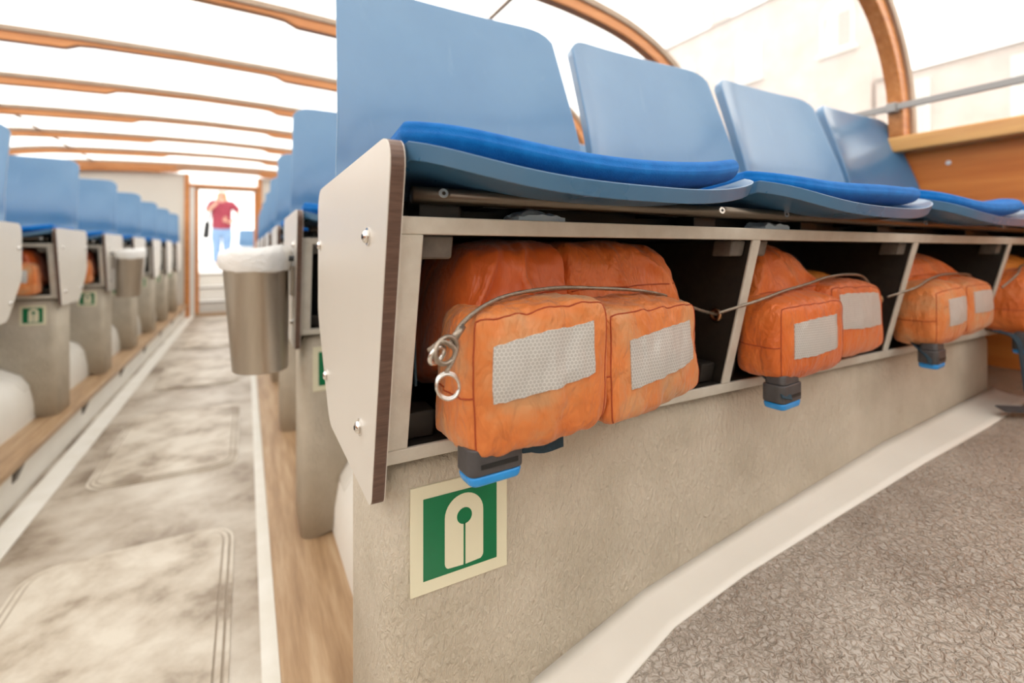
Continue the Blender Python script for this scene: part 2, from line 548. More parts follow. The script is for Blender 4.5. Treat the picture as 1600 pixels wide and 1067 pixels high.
for i, y in enumerate(RIBS):
    V, F = [], []
    n = len(RP)
    def strip(o0, o1, ya, yb):
        V = []
        for (p, th, nn) in RP:
            dirn = Vector((0, 1)) if (abs(p[0] - XC) < .62) else nn
            a = Vector(p) + dirn * (th * o0[0] + o0[1]); b = Vector(p) + dirn * (th * o1[0] + o1[1])
            V += [(a.x, ya, a.y), (a.x, yb, a.y), (b.x, yb, b.y), (b.x, ya, b.y)]
        F = []
        for k in range(n - 1):
            for q in range(4):
                q2 = (q + 1) % 4
                F.append((k * 4 + q, k * 4 + q2, (k + 1) * 4 + q2, (k + 1) * 4 + q))
        F += [(3, 2, 1, 0), ((n - 1) * 4, (n - 1) * 4 + 1, (n - 1) * 4 + 2, (n - 1) * 4 + 3)]
        return V, F
    # outward direction check: nn must point away from the saloon
    v, f = strip((0, 0), (1, 0), y - .024, y + .024)
    r = struct(mk('trim_%d' % tn, v, f, 'rib_wood', bevel=.004)); tn += 1
    v, f = strip((1, 0.0), (1, .030), y - .034, y + .034)
    mk('glazing_strip', v, f, 'strip_tan', r, bevel=.002)
for X in (1.05, 2 * XC - 1.05):
    v, f = tube([(X, YB - .3, 2.100), (X, YE, 2.100)], .011, 8)
    struct(mk('trim_%d' % tn, v, f, 'strip_tan', smooth=True)); tn += 1
def outer(k):
    p, th, nn = RP[k]
    dirn = Vector((0, 1)) if (abs(p[0] - XC) < .62) else nn
    return Vector(p) + dirn * (th + .0305)
wn = 1
ids = list(range(len(RP)))
iR = max(k for k in ids if RP[k][0][0] >= 1.05)
iL = min(k for k in ids if RP[k][0][0] <= 2 * XC - 1.05)
for i in range(len(RIBS) - 1):
    ya, yb = RIBS[i] + .004, RIBS[i + 1] - .004
    for a, b in ((0, iR), (iR + 1, iL - 1), (iL, len(RP) - 1)):
        ks = list(range(a, b + 1))
        def G(off):
            def g(s, t):
                k = ks[round(s * (len(ks) - 1))]
                p, th, nn = RP[k]
                q = outer(k) + (Vector((0, 1)) if abs(p[0] - XC) < .62 else nn) * off
                return (q.x, ya + (yb - ya) * t, q.y)
            return g
        v, f = solid_grid(G(0), G(.004), len(ks) - 1, 1)
        struct(mk('window_%d' % wn, v, f, 'hazy_glass', smooth=True)); wn += 1
# grab rail along the side windows
for side in ('right', 'left'):
    MIRROR[0] = side == 'left'
    g = root('window_rail', (2.03, 0, 1.46), 'slim grey metal rail along the %s' % ('windows beside the wooden side panel' if side == 'right' else 'windows on the far left side'), 'rail')
    v, f = prism(round_poly([(2.028, 1.460), (2.038, 1.460), (2.038, 1.484), (2.028, 1.484)], .003, 2), 1, YB, YE)
    mk('bar', v, f, 'rail_metal', g)
    for y in RIBS[2:]:
        box('clip', (2.022, 2.052, y - .016, y + .016, 1.455, 1.489), 'rail_metal', g, bevel=.003)
    MIRROR[0] = False

# ------------------------------------------------------------------ far bulkhead with the doorway
wb = struct(box('wall_back', (-2.85, -.735, YE, YE + .05, 0, 2.06), 'bulkhead', bevel=0))
box('wall_panel', (.205, 2.20, YE, YE + .05, 0, 2.06), 'bulkhead', wb, bevel=0)
struct(box('wall_front', (-2.85, 2.20, YB - .05, YB, 0, 2.03), 'bulkhead', bevel=0))  # unseen wall added behind the camera to cut flat frontal sky light
d = root('door_1', (-.26, YE, 0), kind='structure')
box('jamb', (-.775, -.715, YE - .03, YE + .07, 0, 2.06), 'rib_wood', d, bevel=.006)
box('jamb', (.145, .205, YE - .03, YE + .07, 0, 2.06), 'rib_wood', d, bevel=.006)
box('inner_jamb', (-.715, -.655, YE - .01, YE + .06, 0, 1.90), 'white_paint', d, bevel=.004)
box('door_post', (-.655, -.605, YE + .0, YE + .06, 0, 1.87), 'rib_wood', d, bevel=.004)
box('door_post', (.10, .145, YE + .0, YE + .06, 0, 1.87), 'rib_wood', d, bevel=.004)
box('lintel', (-.715, .145, YE - .02, YE + .06, 1.875, 1.925), 'rib_wood', d, bevel=.005)
box('lintel_strip', (-.655, .145, YE - .01, YE + .05, 1.845, 1.875), 'strip_tan', d, bevel=.003)
box('transom_pane', (-.715, .145, YE + .01, YE + .02, 1.925, 2.06), 'hazy_glass', d, bevel=0)
box('threshold', (-.655, .10, YE - .02, YE + .06, 0, .045), 'plank_wood', d, bevel=.004)
# steps to the open deck
st = struct(root('stairs', (-.26, YE + .4, 0)))
for k in range(3):
    box('step', (-.72, .20, YE + .25 + .25 * k, YE + 1.05, .0 + .2 * k, .2 + .2 * k), 'white_paint', st, bevel=.012)
    box('nosing', (-.72, .20, YE + .243 + .25 * k, YE + .255 + .25 * k, .165 + .2 * k, .182 + .2 * k), 'block_grey', st, bevel=.002)
struct(box('deck', (-2.2, 1.6, YE + 1.05, 15.0, .45, .60), 'white_paint', bevel=.01))
struct(box('stair_wall', (-.80, -.72, YE + .06, YE + 1.05, 0, .95), 'white_paint', bevel=.01))
struct(box('stair_wall', (.20, .28, YE + .06, YE + 1.05, 0, .95), 'white_paint', bevel=.01))

# ------------------------------------------------------------------ benches
Y0 = .413
def yfr(z):                       # slanted front of the locker frame
    return .440 + (.99 - z) * .235
ORD = ['front', 'second', 'third', 'fourth', 'fifth', 'sixth', 'seventh', 'eighth', 'ninth']
DIV = [.659, 1.163, 1.664]
def slanted(x0, x1, z0, z1, off0, off1):
    return [(x0, yfr(z0) + off0, z0), (x1, yfr(z0) + off0, z0), (x1, yfr(z0) + off1, z0), (x0, yfr(z0) + off1, z0),
            (x0, yfr(z1) + off0, z1), (x1, yfr(z1) + off0, z1), (x1, yfr(z1) + off1, z1), (x0, yfr(z1) + off1, z1)]
def bolt(c, parent, r=.0095, ax=(-1, 0, 0)):
    v, f = disc(c, r, .0015, ax, 16)
    b = mk('bolt', v, f, 'chrome', parent, smooth=False)
    p = Vector(c) + Vector(ax) * .0015
    v, f = disc(p, r * .72, .0015, ax, 16, .0035)
    mk('bolt_head', v, f, 'chrome', b, smooth=True)
    v, f = disc(p + Vector(ax) * .0046, r * .28, .0006, ax, 6)
    mk('hex_socket', v, f, 'black_part', b)
def make_bench(label, group):
    b = root('bench', (.9, .62, .18), label, 'bench', group)
    # moulded base
    out = round_poly([(.130, .516), (1.785, .516), (1.785, .722), (.130, .722)], [.035, .03, .03, .035], 6)
    c = Vector((.95, .62))
    n = len(out)
    rings = []
    ins = lambda p, d: ((p[0] + (d if p[0] < .9 else -d)), p[1] + (d if p[1] < .62 else -d))
    V = [(p[0], p[1], .18 if p[0] < .21 else max(.18, interp(FLOORTAB, p[0]) - .004)) for p in out]
    V += [(p[0], p[1], .715) for p in out]
    V += [(*ins(p, .004), .727) for p in out]
    V += [(*ins(p, .014), .7345) for p in out]
    F = []
    for j in range(3):
        for i in range(n):
            i2 = (i + 1) % n
            F.append((j * n + i, j * n + i2, (j + 1) * n + i2, (j + 1) * n + i))
    F.append(tuple(range(3 * n, 4 * n)))
    F.append(tuple(reversed(range(n))))
    mk('base', V, F, 'cream_paint', b, smooth=True, bevel=0)
    # end panel: dark ply core between two laminate sheets
    prof = round_poly([(.413, 1.063), (.900, 1.063), (.902, .850), (.770, .699), (.494, .699)], [.030, .045, .06, .06, .014], 8)
    v, f = prism(prof, 0, .1108, .1232)
    ep = mk('end_panel', v, f, 'dark_ply', b)
    v, f = prism(prof, 0, .1100, .1108); mk('laminate_sheet', v, f, 'laminate', ep)
    v, f = prism(prof, 0, .1232, .1240); mk('laminate_sheet', v, f, 'laminate', ep)
    for (y, z) in ((.505, .974), (.545, .765), (.795, .765), (.868, .968)):
        bolt((.110, y, z), ep)
    # face frame of the life jacket locker
    mk('top_rail', slanted(.124, 2.08, .975, .992, 0, .006), BOXF, 'frame_paint', b, bevel=.0015)
    mk('bottom_rail', slanted(.124, 2.08, .735, .751, 0, .006), BOXF, 'frame_paint', b, bevel=.0015)
    mk('stile', slanted(.124, .149, .751, .975, .0003, .005), BOXF, 'frame_paint', b, bevel=.0015)
    for x in DIV + [2.071]:
        mk('stile', slanted(x - .009, x + .009, .751, .975, .0003, .005), BOXF, 'frame_paint', b, bevel=.0015)
    # locker boards
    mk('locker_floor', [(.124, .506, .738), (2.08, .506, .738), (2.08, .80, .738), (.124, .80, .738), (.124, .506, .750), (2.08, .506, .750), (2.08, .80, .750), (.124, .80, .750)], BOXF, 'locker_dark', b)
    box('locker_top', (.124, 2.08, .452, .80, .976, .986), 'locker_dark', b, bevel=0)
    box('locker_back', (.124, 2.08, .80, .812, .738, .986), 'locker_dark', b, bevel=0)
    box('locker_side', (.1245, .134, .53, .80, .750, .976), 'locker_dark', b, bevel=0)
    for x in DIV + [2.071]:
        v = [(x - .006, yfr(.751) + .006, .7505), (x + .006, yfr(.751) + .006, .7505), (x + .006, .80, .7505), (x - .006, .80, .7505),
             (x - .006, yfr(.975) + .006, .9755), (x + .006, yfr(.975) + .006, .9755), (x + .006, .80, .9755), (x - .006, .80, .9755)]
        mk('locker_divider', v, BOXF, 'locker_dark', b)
    xs = [.149] + [q for x in DIV for q in (x - .009, x + .009)] + [2.062]
    for i in range(0, len(xs), 2):
        xa, xb = xs[i], xs[i + 1]
        for (p, q) in ((xa, xa + .036), (xb - .030, xb)):
            mk('corner_block', slanted(p, q, .951, .975, .012, .045), BOXF, 'block_grey', b, bevel=.003)
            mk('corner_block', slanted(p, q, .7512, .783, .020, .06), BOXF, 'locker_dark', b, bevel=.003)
    # tube that carries the seats
    v, f = tube([(.140, .452, 1.0135), (2.04, .452, 1.0135)], .0085, 14)
    t = mk('seat_tube', v, f, 'bronze_tube', b, smooth=True)
    v, f = tube([(.140, .70, 1.0035), (2.04, .70, 1.0035)], .0085, 10)
    mk('seat_tube', v, f, 'bronze_tube', b, smooth=True)
    for x in (.169, .58, .73, 1.20, 1.62):
        v, f = disc((x, .4445, 1.0155), .0048, .0016, (-.2, -1, .15), 12)
        s = mk('screw', v, f, 'chrome', t)
        v, f = disc((x, .4430, 1.0157), .0020, .0006, (-.2, -1, .15), 6)
        mk('screw_recess', v, f, 'black_part', s)
    for x in (.150, .545, .80, 1.05, 1.45, 1.83):
        box('tube_block', (x, x + .045, .462, .500, .9925, 1.018), 'black_part', b, bevel=.002)
    box('seat_board', (.13, 2.06, .505, .52, .9925, 1.012), 'black_part', b, bevel=0)
    # white flashing along the foot of the base
    xs2 = [.226, .255, .32, .40, .5, .65, .9, 1.19, 1.5, 1.79]
    v, f = solid_grid(lambda a, e: (xs2[round(a * 9)], .5165 - (.070 + .012 * math.sin(a * 9)) * e, interp(FLOORTAB, xs2[round(a * 9)]) + .0035 + .010 * (1 - e) ** 3),
                      lambda a, e: (xs2[round(a * 9)], .5165 - (.070 + .012 * math.sin(a * 9)) * e, interp(FLOORTAB, xs2[round(a * 9)]) - .001), 9, 5)
    mk('flashing', v, f, 'cream_smooth', b, smooth=True)
    return b

SEATP = .503
def make_seat(k, label, group):
    c = .362 + SEATP * k
    s = root('seat', (c, .6, 1.0), label, 'seat', group)
    hw = .243
    def yfront(u): return .356 + .030 * u * u + .035 * abs(u) ** 9
    def ztop(u, t): return 1.0255 + .033 * abs(u) ** 2.6 * (1 - .35 * t) - .010 * math.sin(math.pi * min(1, t * 1.1)) + .02 * ss(.75, 1, t)
    def F_(a, t):
        u = 2 * a - 1
        return (c + hw * u * (1 - .03 * ss(.1, 0, t) * abs(u) ** 6), yfront(u) + (.800 - yfront(u)) * t, ztop(u, t))
    def B_(a, t):
        u = 2 * a - 1
        e = max(abs(u) ** 10, (1 - t) ** 24)
        x, y, z = F_(a, t)
        return (c + (x - c) * .985, y + .006 * (1 - t) ** 20, z - .006 - .0105 * e)
    tt = [0, .012, .03, .06, .1, .16, .24, .34, .45, .56, .68, .8, .9, 1]
    nu, nv = 36, len(tt) - 1
    v, f = solid_grid(lambda a, t: F_(a, tt[round(t * nv)]), lambda a, t: B_(a, tt[round(t * nv)]), nu, nv)
    mk('seat_pan', v, f, 'blue_plastic', s, bevel=.0045, seg=3, angle=50)
    # backrest shell with returned edges
    def bf(a, t):
        u = 2 * a - 1
        w = .244 - .017 * t - .012 * ss(.85, 1, t) * 0
        zt = 1.447 - .034 * abs(u) ** 11 + .006 * (1 - u * u)
        z = 1.045 + (zt - 1.045) * t
        return (c + w * u, .816 + .092 * (math.sqrt((t - .30) ** 2 + .012) + (t - .30)) / 1.42 - (.022 * u * u + .024 * abs(u) ** 6) * (1 - .15 * t) + .008 - .012 * ss(.14, 0, t), z)
    def bb(a, t):
        u = 2 * a - 1
        x, y, z = bf(a, t)
        return (c + (x - c) * .975, y + .030 - .012 * (1 - u ** 4), z - .004 * ss(.6, 1, t))
    v, f = solid_grid(bf, bb, 32, 20)
    mk('backrest', v, f, 'blue_plastic', s, bevel=.005, seg=3, angle=50)
    for q in (-.13, .13):
        box('bracket', (c + q - .015, c + q + .015, .455, .82, 1.0045, 1.0105), 'black_part', s, bevel=0)
        box('back_strut', (c + q - .015, c + q + .015, .800, .820, 1.0105, 1.046), 'black_part', s, bevel=0)
    return s
def make_cushion(k, label, group, seed):
    c = .362 + SEATP * k
    hw = .236
    rnd = random.Random(seed)
    ph = rnd.uniform(0, 6)
    def zb(u, t): return 1.0335 + .019 * abs(u) ** 2.4 * (1 - .35 * t) - .0085 * math.sin(math.pi * min(1, t * 1.1)) + .004
    def mapf(a, t, top):
        u = 2 * a - 1
        yf = .372 + .028 * u * u + .045 * abs(u) ** 8
        y = yf + (.765 - yf) * t
        edge = 1 - max(abs(u), abs(2 * t - 1)) ** 10
        ef = min(1, min(t, 1 - t) / .05, (1 - abs(u)) / .045)
        prof = math.sqrt(max(0, 1 - (1 - ef) ** 2))
        z = zb(u, t) + .004 * math.sin(3.1 * u + ph) * (1 - t) + .004 * ss(.5, 1, u) * (1 - t)
        mid = z + .011
        return (c + hw * u, y, mid + (1 if top else -1) * .0145 * prof)
    tt = [0, .003, .009, .018, .03, .05, .1, .2, .35, .5, .65, .8, .9, .95, .98, 1]
    aa = [0, .003, .008, .015, .03] + [.03 + .94 * i / 28 for i in range(1, 28)] + [.97, .985, .992, .997, 1]
    nu, nv = len(aa) - 1, len(tt) - 1
    v, f = solid_grid(lambda a, t: mapf(aa[round(a * nu)], tt[round(t * nv)], True), lambda a, t: mapf(aa[round(a * nu)], tt[round(t * nv)], False), nu, nv)
    o = mk('seat_cushion', v, f, 'felt_blue', None, smooth=True, origin=(c, .57, 1.03))
    return tag(o, label, 'cushion', group)

SEATORD = ['nearest the aisle', 'second from the aisle', 'third from the aisle', 'by the side wall']
P_ROW = .88
benches = {}
NR = 8
# right side
b0 = make_bench('cream bench with open life jacket lockers, front row right of the aisle', 'benches right of the aisle')
for r in range(1, NR):
    c = copy_tree(b0, (0, P_ROW * r, 0))
    c['label'] = 'cream bench with lockers, %s row right of the aisle' % ORD[r]
for k in range(4):
    s = make_seat(k, 'blue plastic seat in the front row right of the aisle, %s' % SEATORD[k], 'blue seats right of the aisle')
    cu = make_cushion(k, 'bright blue felt cushion on the front right row, %s' % SEATORD[k], 'blue cushions right of the aisle', k)
    for r in range(1, NR):
        q = copy_tree(s, (0, P_ROW * r, 0)); q['label'] = 'blue plastic seat in the %s row right of the aisle, %s' % (ORD[r], SEATORD[k])
        q = copy_tree(cu, (0, P_ROW * r, 0)); q['label'] = 'bright blue cushion on the %s right row, %s' % (ORD[r], SEATORD[k])
# left side (rows counted from the left picture edge)
MIRROR[0] = True
LROW0 = 2.055; LP = .865; NL = 7
LX = -.11 + .11
b1 = make_bench('cream bench with lockers left of the aisle, front row cut by the picture edge', 'benches left of the aisle')
MIRROR[0] = False
dl = LROW0 - Y0
b1.location.y += dl
for r in range(1, NL):
    c = copy_tree(b1, (0, LP * r, 0)); c['label'] = 'cream bench with lockers, %s visible row left of the aisle' % ORD[r]
for k in range(4):
    MIRROR[0] = True
    s = make_seat(k, 'blue plastic seat in the front visible row left of the aisle, %s' % SEATORD[k], 'blue seats left of the aisle')
    cu = make_cushion(k, 'blue cushion on the front visible left row, %s' % SEATORD[k], 'blue cushions left of the aisle', 20 + k)
    MIRROR[0] = False
    s.location.y += dl; cu.location.y += dl
    for r in range(1, NL):
        q = copy_tree(s, (0, LP * r, 0)); q['label'] = 'blue plastic seat in the %s visible row left of the aisle, %s' % (ORD[r], SEATORD[k])
        q = copy_tree(cu, (0, LP * r, 0)); q['label'] = 'blue cushion on the %s visible left row, %s' % (ORD[r], SEATORD[k])

# ------------------------------------------------------------------ life jacket signs
def make_sign(x0, y, z0, w, label):
    s = root('safety_sign', (x0 + w / 2, y, z0), label, 'sign', 'life jacket signs on the bench bases')
    box('plate', (x0, x0 + w, y - .0030, y, z0, z0 + w), 'sign_cream', s, bevel=.0006)
    m = w * .12
    box('green_field', (x0 + m, x0 + w - m, y - .0034, y - .0030, z0 + m, z0 + w - m), 'sign_green', s, bevel=0)
    cx = x0 + w * .53
    hw, lo, hi = w * .20, z0 + w * .16, z0 + w * .845
    pts = [(cx - hw, lo + w * .06)] + [(cx - hw + w * .05 * (1 - math.cos(t)), lo + w * .06 - w * .055 * math.sin(t)) for t in (.4, .8, 1.2)] + [(cx - w * .012, lo), (cx - w * .008, lo + w * .03)]
    right = [(2 * cx - x, z) for x, z in reversed(pts)]
    arc = [(cx + hw * math.cos(t), hi - hw + hw * math.sin(t)) for t in [math.pi * i / 16 for i in range(17)]]
    poly = pts + right + arc
    v, f = prism(poly, 1, y - .0038, y - .0034)
    mk('jacket_symbol', v, f, 'sign_cream', s)
    v, f = disc((cx, y - .0038, hi - hw - w * .015), w * .078, .0004, (0, -1, 0), 24)
    mk('neck_hole', v, f, 'sign_green', s)
    sl = w * .009
    box('front_slit', (cx - sl, cx + sl, y - .0042, y - .0038, lo - w * .002, hi - hw - w * .08), 'sign_green', s, bevel=0)
    return s
make_sign(.157, .516, .578, .120, 'green and cream life jacket sign on the front right bench base, largest')
for r in range(1, 4):
    make_sign(.157, .516 + P_ROW * r, .578, .120, 'green life jacket sign on the %s right bench base' % ORD[r])
for r in range(0, NL):
    make_sign(-.912, .516 + dl + LP * r, .612, .092, 'small green life jacket sign on the %s visible left bench base' % ORD[r])

# ------------------------------------------------------------------ life jackets
def hexmap(c8):
    """c8: dict (ix,iy,iz)->point with ix left/right, iy front/back, iz bottom/top"""
    def m(q):
        a, b, c = [(t + 1) / 2 for t in q]
        r = Vector((0, 0, 0))
        for (i, j, k), p in c8.items():
            r += Vector(p) * ((a if i else 1 - a) * (b if j else 1 - b) * (c if k else 1 - c))
        return r
    return m
def soft_block(c8, n=30, e=7, puff=.006, wr=.0025, seed=0, fold=0):
    M = hexmap(c8)
    cen = M((0, 0, 0))
    def S(p):
        nn = sum(abs(t) ** e for t in p) ** (1 / e)
        q = [t / nn for t in p]
        base = M(q)
        # outward bulge of each face
        f = [1 - abs(t) ** 2 for t in q]
        out = (base - cen).normalized()
        bul = 0
        for ax in range(3):
            o1, o2 = (ax + 1) % 3, (ax + 2) % 3
            bul = max(bul, abs(q[ax]) ** 6 * max(0, f[o1]) * max(0, f[o2]))
        sv = Vector((q[0] * 2.0 + seed * 7.1, q[1] * 1.5, q[2] * 1.1))
        w = mnoise.noise(sv * 1.6) * .8 + .5 * mnoise.noise(Vector((q[0] * 6 + seed, q[1] * 3.0, q[2] * 1.6 + 9)))
        w += .35 * (1 - 2 * abs(mnoise.noise(Vector((q[0] * 4 - seed, q[1] * 4 + q[2] * 2.2, seed)))))
        # puckers running away from the seams
        sq = sorted(abs(t) for t in q)
        ed = max(0, sq[1] - .62) / .38
        w += (.6 if q[2] > 0 else .25) * ed * math.sin(q[0] * 13 + 4 * mnoise.noise(Vector((q[0] * 2.2, seed, q[2]))) + 3 * mnoise.noise(Vector((q[0] * 3, q[2], seed)))) * (1 - abs(q[0]) ** 4)
        d = puff * bul + wr * w
        r = base + out * d
        if fold:
            a = q[0] * 4.2 + seed + .9 * q[2] * q[0] + 1.1 * mnoise.noise(Vector((q[0] * 1.3, q[2] * 1.1, seed)))
            r.y -= fold * ((1 - abs(math.sin(a))) ** 1.6 - .25) * (1 - .5 * abs(q[2]))
        return r
    key = {}
    V, F = [], []
    def vid(p):
        k = tuple(round(t * 1000) for t in p)
        if k not in key:
            key[k] = len(V)
            V.append(tuple(S(p)))
        return key[k]
    g = [-1 + 2 * i / n for i in range(n + 1)]
    for ax in range(3):
        for sgn in (-1, 1):
            for i in range(n):
                for j in range(n):
                    quad = []
                    for (a, b) in ((g[i], g[j]), (g[i + 1], g[j]), (g[i + 1], g[j + 1]), (g[i], g[j + 1])):
                        p = [0, 0, 0]
                        p[ax] = sgn; p[(ax + 1) % 3] = a; p[(ax + 2) % 3] = b
                        quad.append(vid(p))
                    F.append(tuple(quad) if sgn > 0 else tuple(reversed(quad)))
    return V, F, S
def C8(fTL, fTR, fBL, fBR, bTL, bTR, bBL, bBR):
    return {(0, 0, 1): fTL, (1, 0, 1): fTR, (0, 0, 0): fBL, (1, 0, 0): fBR, (0, 1, 1): bTL, (1, 1, 1): bTR, (0, 1, 0): bBL, (1, 1, 0): bBR}
def seam(S, pts, parent, r=.0009):
    P = [S(p) for p in pts]
    v, f = tube(P, r, 5)
    mk('seam', v, f, 'seam_thread', parent, smooth=True)
def patch(S, u0, u1, w0, w1, parent, lift=.0012, skew=0):
    def fr(a, b):
        p = S((u0 + (u1 - u0) * a, -1, w0 + (w1 - w0) * b + skew * (a - .5)))
        j = .0006 * math.sin(a * 40) * (b in (0, 1))
        return (p.x, p.y - lift, p.z + j)
    def bk(a, b):
        x, y, z = fr(a, b)
        return (x, y + .0035, z)
    v, f = solid_grid(fr, bk, 18, 10)
    mk('reflective_patch', v, f, 'reflective_hex', parent, smooth=False)
    # stitched hem
def lin(a, b, n=24):
    return [tuple(a[i] + (b[i] - a[i]) * t / n for i in range(3)) for t in range(n + 1)]
def belt_light(x, y, z, parent, w=.060, yaw=0.0):
    """clip-on light: dark housing with a slot and a blue lens at the bottom"""
    def rz(px, py):
        return (x + px * math.cos(yaw) - py * math.sin(yaw), y + px * math.sin(yaw) + py * math.cos(yaw))
    def slab(pts, z0, z1, sc1=1.0):
        n = len(pts)
        V = [(*rz(*p), z0) for p in pts] + [(*rz(p[0] * sc1, p[1] * sc1), z1) for p in pts]
        F = [tuple(reversed(range(n))), tuple(range(n, 2 * n))] + [(i, (i + 1) % n, (i + 1) % n + n, i + n) for i in range(n)]
        return V, F
    hw, hd = w / 2, .017
    pl = round_poly([(-hw, -hd), (hw, -hd), (hw, hd), (-hw, hd)], .010, 5)
    v, f = slab(pl, z - .0345, z - .008)
    h = mk('belt_light', v, f, 'buckle_grey', parent, bevel=.002)
    v, f = slab([(p[0] * .88, p[1] * .9) for p in pl], z - .008, z + .006, .9)
    mk('strap_loop', v, f, 'buckle_grey', h, bevel=.002)
    v, f = slab([(p[0] * .90, p[1] * .9) for p in pl], z - .0450, z - .0345, 1.09)
    mk('lens', v, f, 'lens_blue', h, bevel=.003)
    q = [(-hw * .62, -hd - .0006), (hw * .72, -hd - .0006), (hw * .72, -hd + .004), (-hw * .62, -hd + .004)]
    v, f = slab(q, z - .0275, z - .0230)
    mk('slot', v, f, 'black_part', h)
def webbing(pts, w, parent, name='strap', wd=(1, 0, 0), th=.0025, material='navy_web'):
    P = catmull(pts, 5)
    wd = Vector(wd).normalized()
    fr = frames(P)
    V, F = [], []
    for p, (t, a, b) in zip(P, fr):
        n = t.cross(wd).normalized()
        w2 = n.cross(t).normalized()
        for (s1, s2) in ((-1, -1), (1, -1), (1, 1), (-1, 1)):
            V.append(tuple(p + w2 * (w / 2 * s1) + n * (th / 2 * s2)))
    m = len(P)
    for i in range(m - 1):
        for k in range(4):
            k2 = (k + 1) % 4
            F.append((i * 4 + k, (i + 1) * 4 + k, (i + 1) * 4 + k2, i * 4 + k2))
    F += [(0, 1, 2, 3), ((m - 1) * 4 + 3, (m - 1) * 4 + 2, (m - 1) * 4 + 1, (m - 1) * 4)]
    return mk(name, V, F, material, parent)
def jacket(dx, label, spec, n=30):
    """spec: list of (corner dict, material, kind, seed)"""
    j = root('life_jacket', (dx + .35, .52, .752), label, 'life jacket', 'orange life jackets in the lockers')
    for (c8, material, name, seed, opt) in spec:
        c8 = {k: (p[0] + dx, p[1], p[2]) for k, p in c8.items()}
        v, f, S = soft_block(c8, n, opt.get('e', 8), opt.get('puff', .006), opt.get('wr', .0022), seed, opt.get('fold', 0))
        o = mk(name, v, f, material, j, smooth=True)
        if name == 'foam_pad':
            seam(S, lin((-1, -1, 1), (1, -1, 1)), o); seam(S, lin((-1, -1, -1), (-1, -1, 1)), o)
            seam(S, lin((1, -1, -1), (1, -1, 1)), o); seam(S, lin((-1, -1, -.1), (-1, 1, -.15)), o)
            if 'patch' in opt: patch(S, *opt['patch'], o, skew=opt.get('skew', 0))
        else:
            z = opt.get('seamz', -.2)
            seam(S, lin((-1, -1, z), (1, -1, z + .1)), o)
    return j
J1 = [
    (C8((.182, .408, .897), (.336, .394, .912), (.184, .412, .756), (.340, .396, .774), (.190, .50, .898), (.336, .50, .906), (.178, .505, .762), (.340, .51, .764)), 'orange_faded', 'foam_pad', 1, dict(patch=(-.70, .70, -.16, .60), puff=.006, wr=.0036, e=10, skew=.10)),
    (C8((.340, .400, .893), (.504, .425, .894), (.342, .398, .766), (.518, .425, .782), (.336, .50, .904), (.518, .51, .898), (.340, .51, .766), (.530, .52, .766)), 'orange_faded', 'foam_pad', 2, dict(patch=(-.60, .76, -.32, .52), puff=.006, wr=.0036, e=10, skew=.16)),
    (C8((.212, .475, .968), (.350, .488, .974), (.186, .452, .850), (.345, .455, .87), (.200, .64, .965), (.345, .66, .972), (.175, .64, .765), (.345, .66, .765)), 'orange_deep', 'collar', 3, dict(e=5, wr=.004, puff=.002, fold=.016)),
    (C8((.335, .492, .974), (.528, .490, .970), (.340, .455, .87), (.556, .460, .87), (.335, .66, .972), (.525, .68, .962), (.345, .66, .765), (.550, .68, .765)), 'orange_nylon', 'collar', 4, dict(e=6, wr=.004, puff=.002, fold=.012)),
]
j1 = jacket(0, 'largest orange life jacket, in the front right locker nearest the aisle', J1, 44)
belt_light(.214, .432, .778, j1, .062, .05)
webbing([(.232, .44, .772), (.252, .428, .762), (.275, .425, .768), (.305, .43, .775)], .026, j1, wd=(0, -.25, 1))
webbing([(.262, .438, .760), (.285, .442, .752), (.312, .446, .752)], .026, j1, wd=(0, 0, 1))
webbing([(.158, .50, .93), (.152, .49, .90), (.150, .485, .86), (.156, .50, .82)], .018, j1, wd=(0, 1, 0))
D2 = .507
J2 = [
    (C8((.172, .422, .878), (.338, .414, .884), (.176, .424, .764), (.342, .418, .772), (.178, .50, .888), (.338, .50, .900), (.182, .505, .764), (.345, .51, .764)), 'orange_nylon', 'foam_pad', 11, dict(patch=(-.62, .58, -.36, .52), puff=.007, e=8, skew=.08)),
    (C8((.338, .440, .902), (.535, .450, .896), (.345, .440, .780), (.550, .450, .776), (.338, .50, .908), (.545, .51, .902), (.345, .51, .766), (.555, .52, .766)), 'orange_nylon', 'foam_pad', 12, dict(patch=(-.70, .78, -.22, .74), puff=.007, e=8, skew=.0)),
    (C8((.215, .490, .970), (.300, .490, .968), (.178, .455, .862), (.430, .455, .870), (.240, .64, .968), (.330, .66, .972), (.185, .64, .765), (.430, .66, .765)), 'orange_nylon', 'collar', 13, dict(e=5, wr=.004, puff=.003, seamz=-.45, fold=.010)),
    (C8((.430, .52, .925), (.545, .53, .910), (.420, .49, .845), (.585, .50, .845), (.430, .66, .925), (.545, .68, .91), (.420, .66, .765), (.585, .68, .765)), 'orange_yellow', 'collar', 14, dict(e=5, wr=.004, puff=.003, fold=.008)),
]
j2 = jacket(D2, 'orange life jacket with a yellowish flap, second locker from the aisle', J2, 32)
belt_light(.206 + D2, .440, .768, j2, .060, .1)
webbing([(.20 + D2, .47, .772), (.19 + D2, .43, .752), (.186 + D2, .42, .742)], .020, j2, wd=(1, 0, 0))
webbing([(.33 + D2, .60, .972), (.40 + D2, .56, .955), (.45 + D2, .56, .925)], .035, j2, wd=(0, 1, .2))
D3 = 1.012
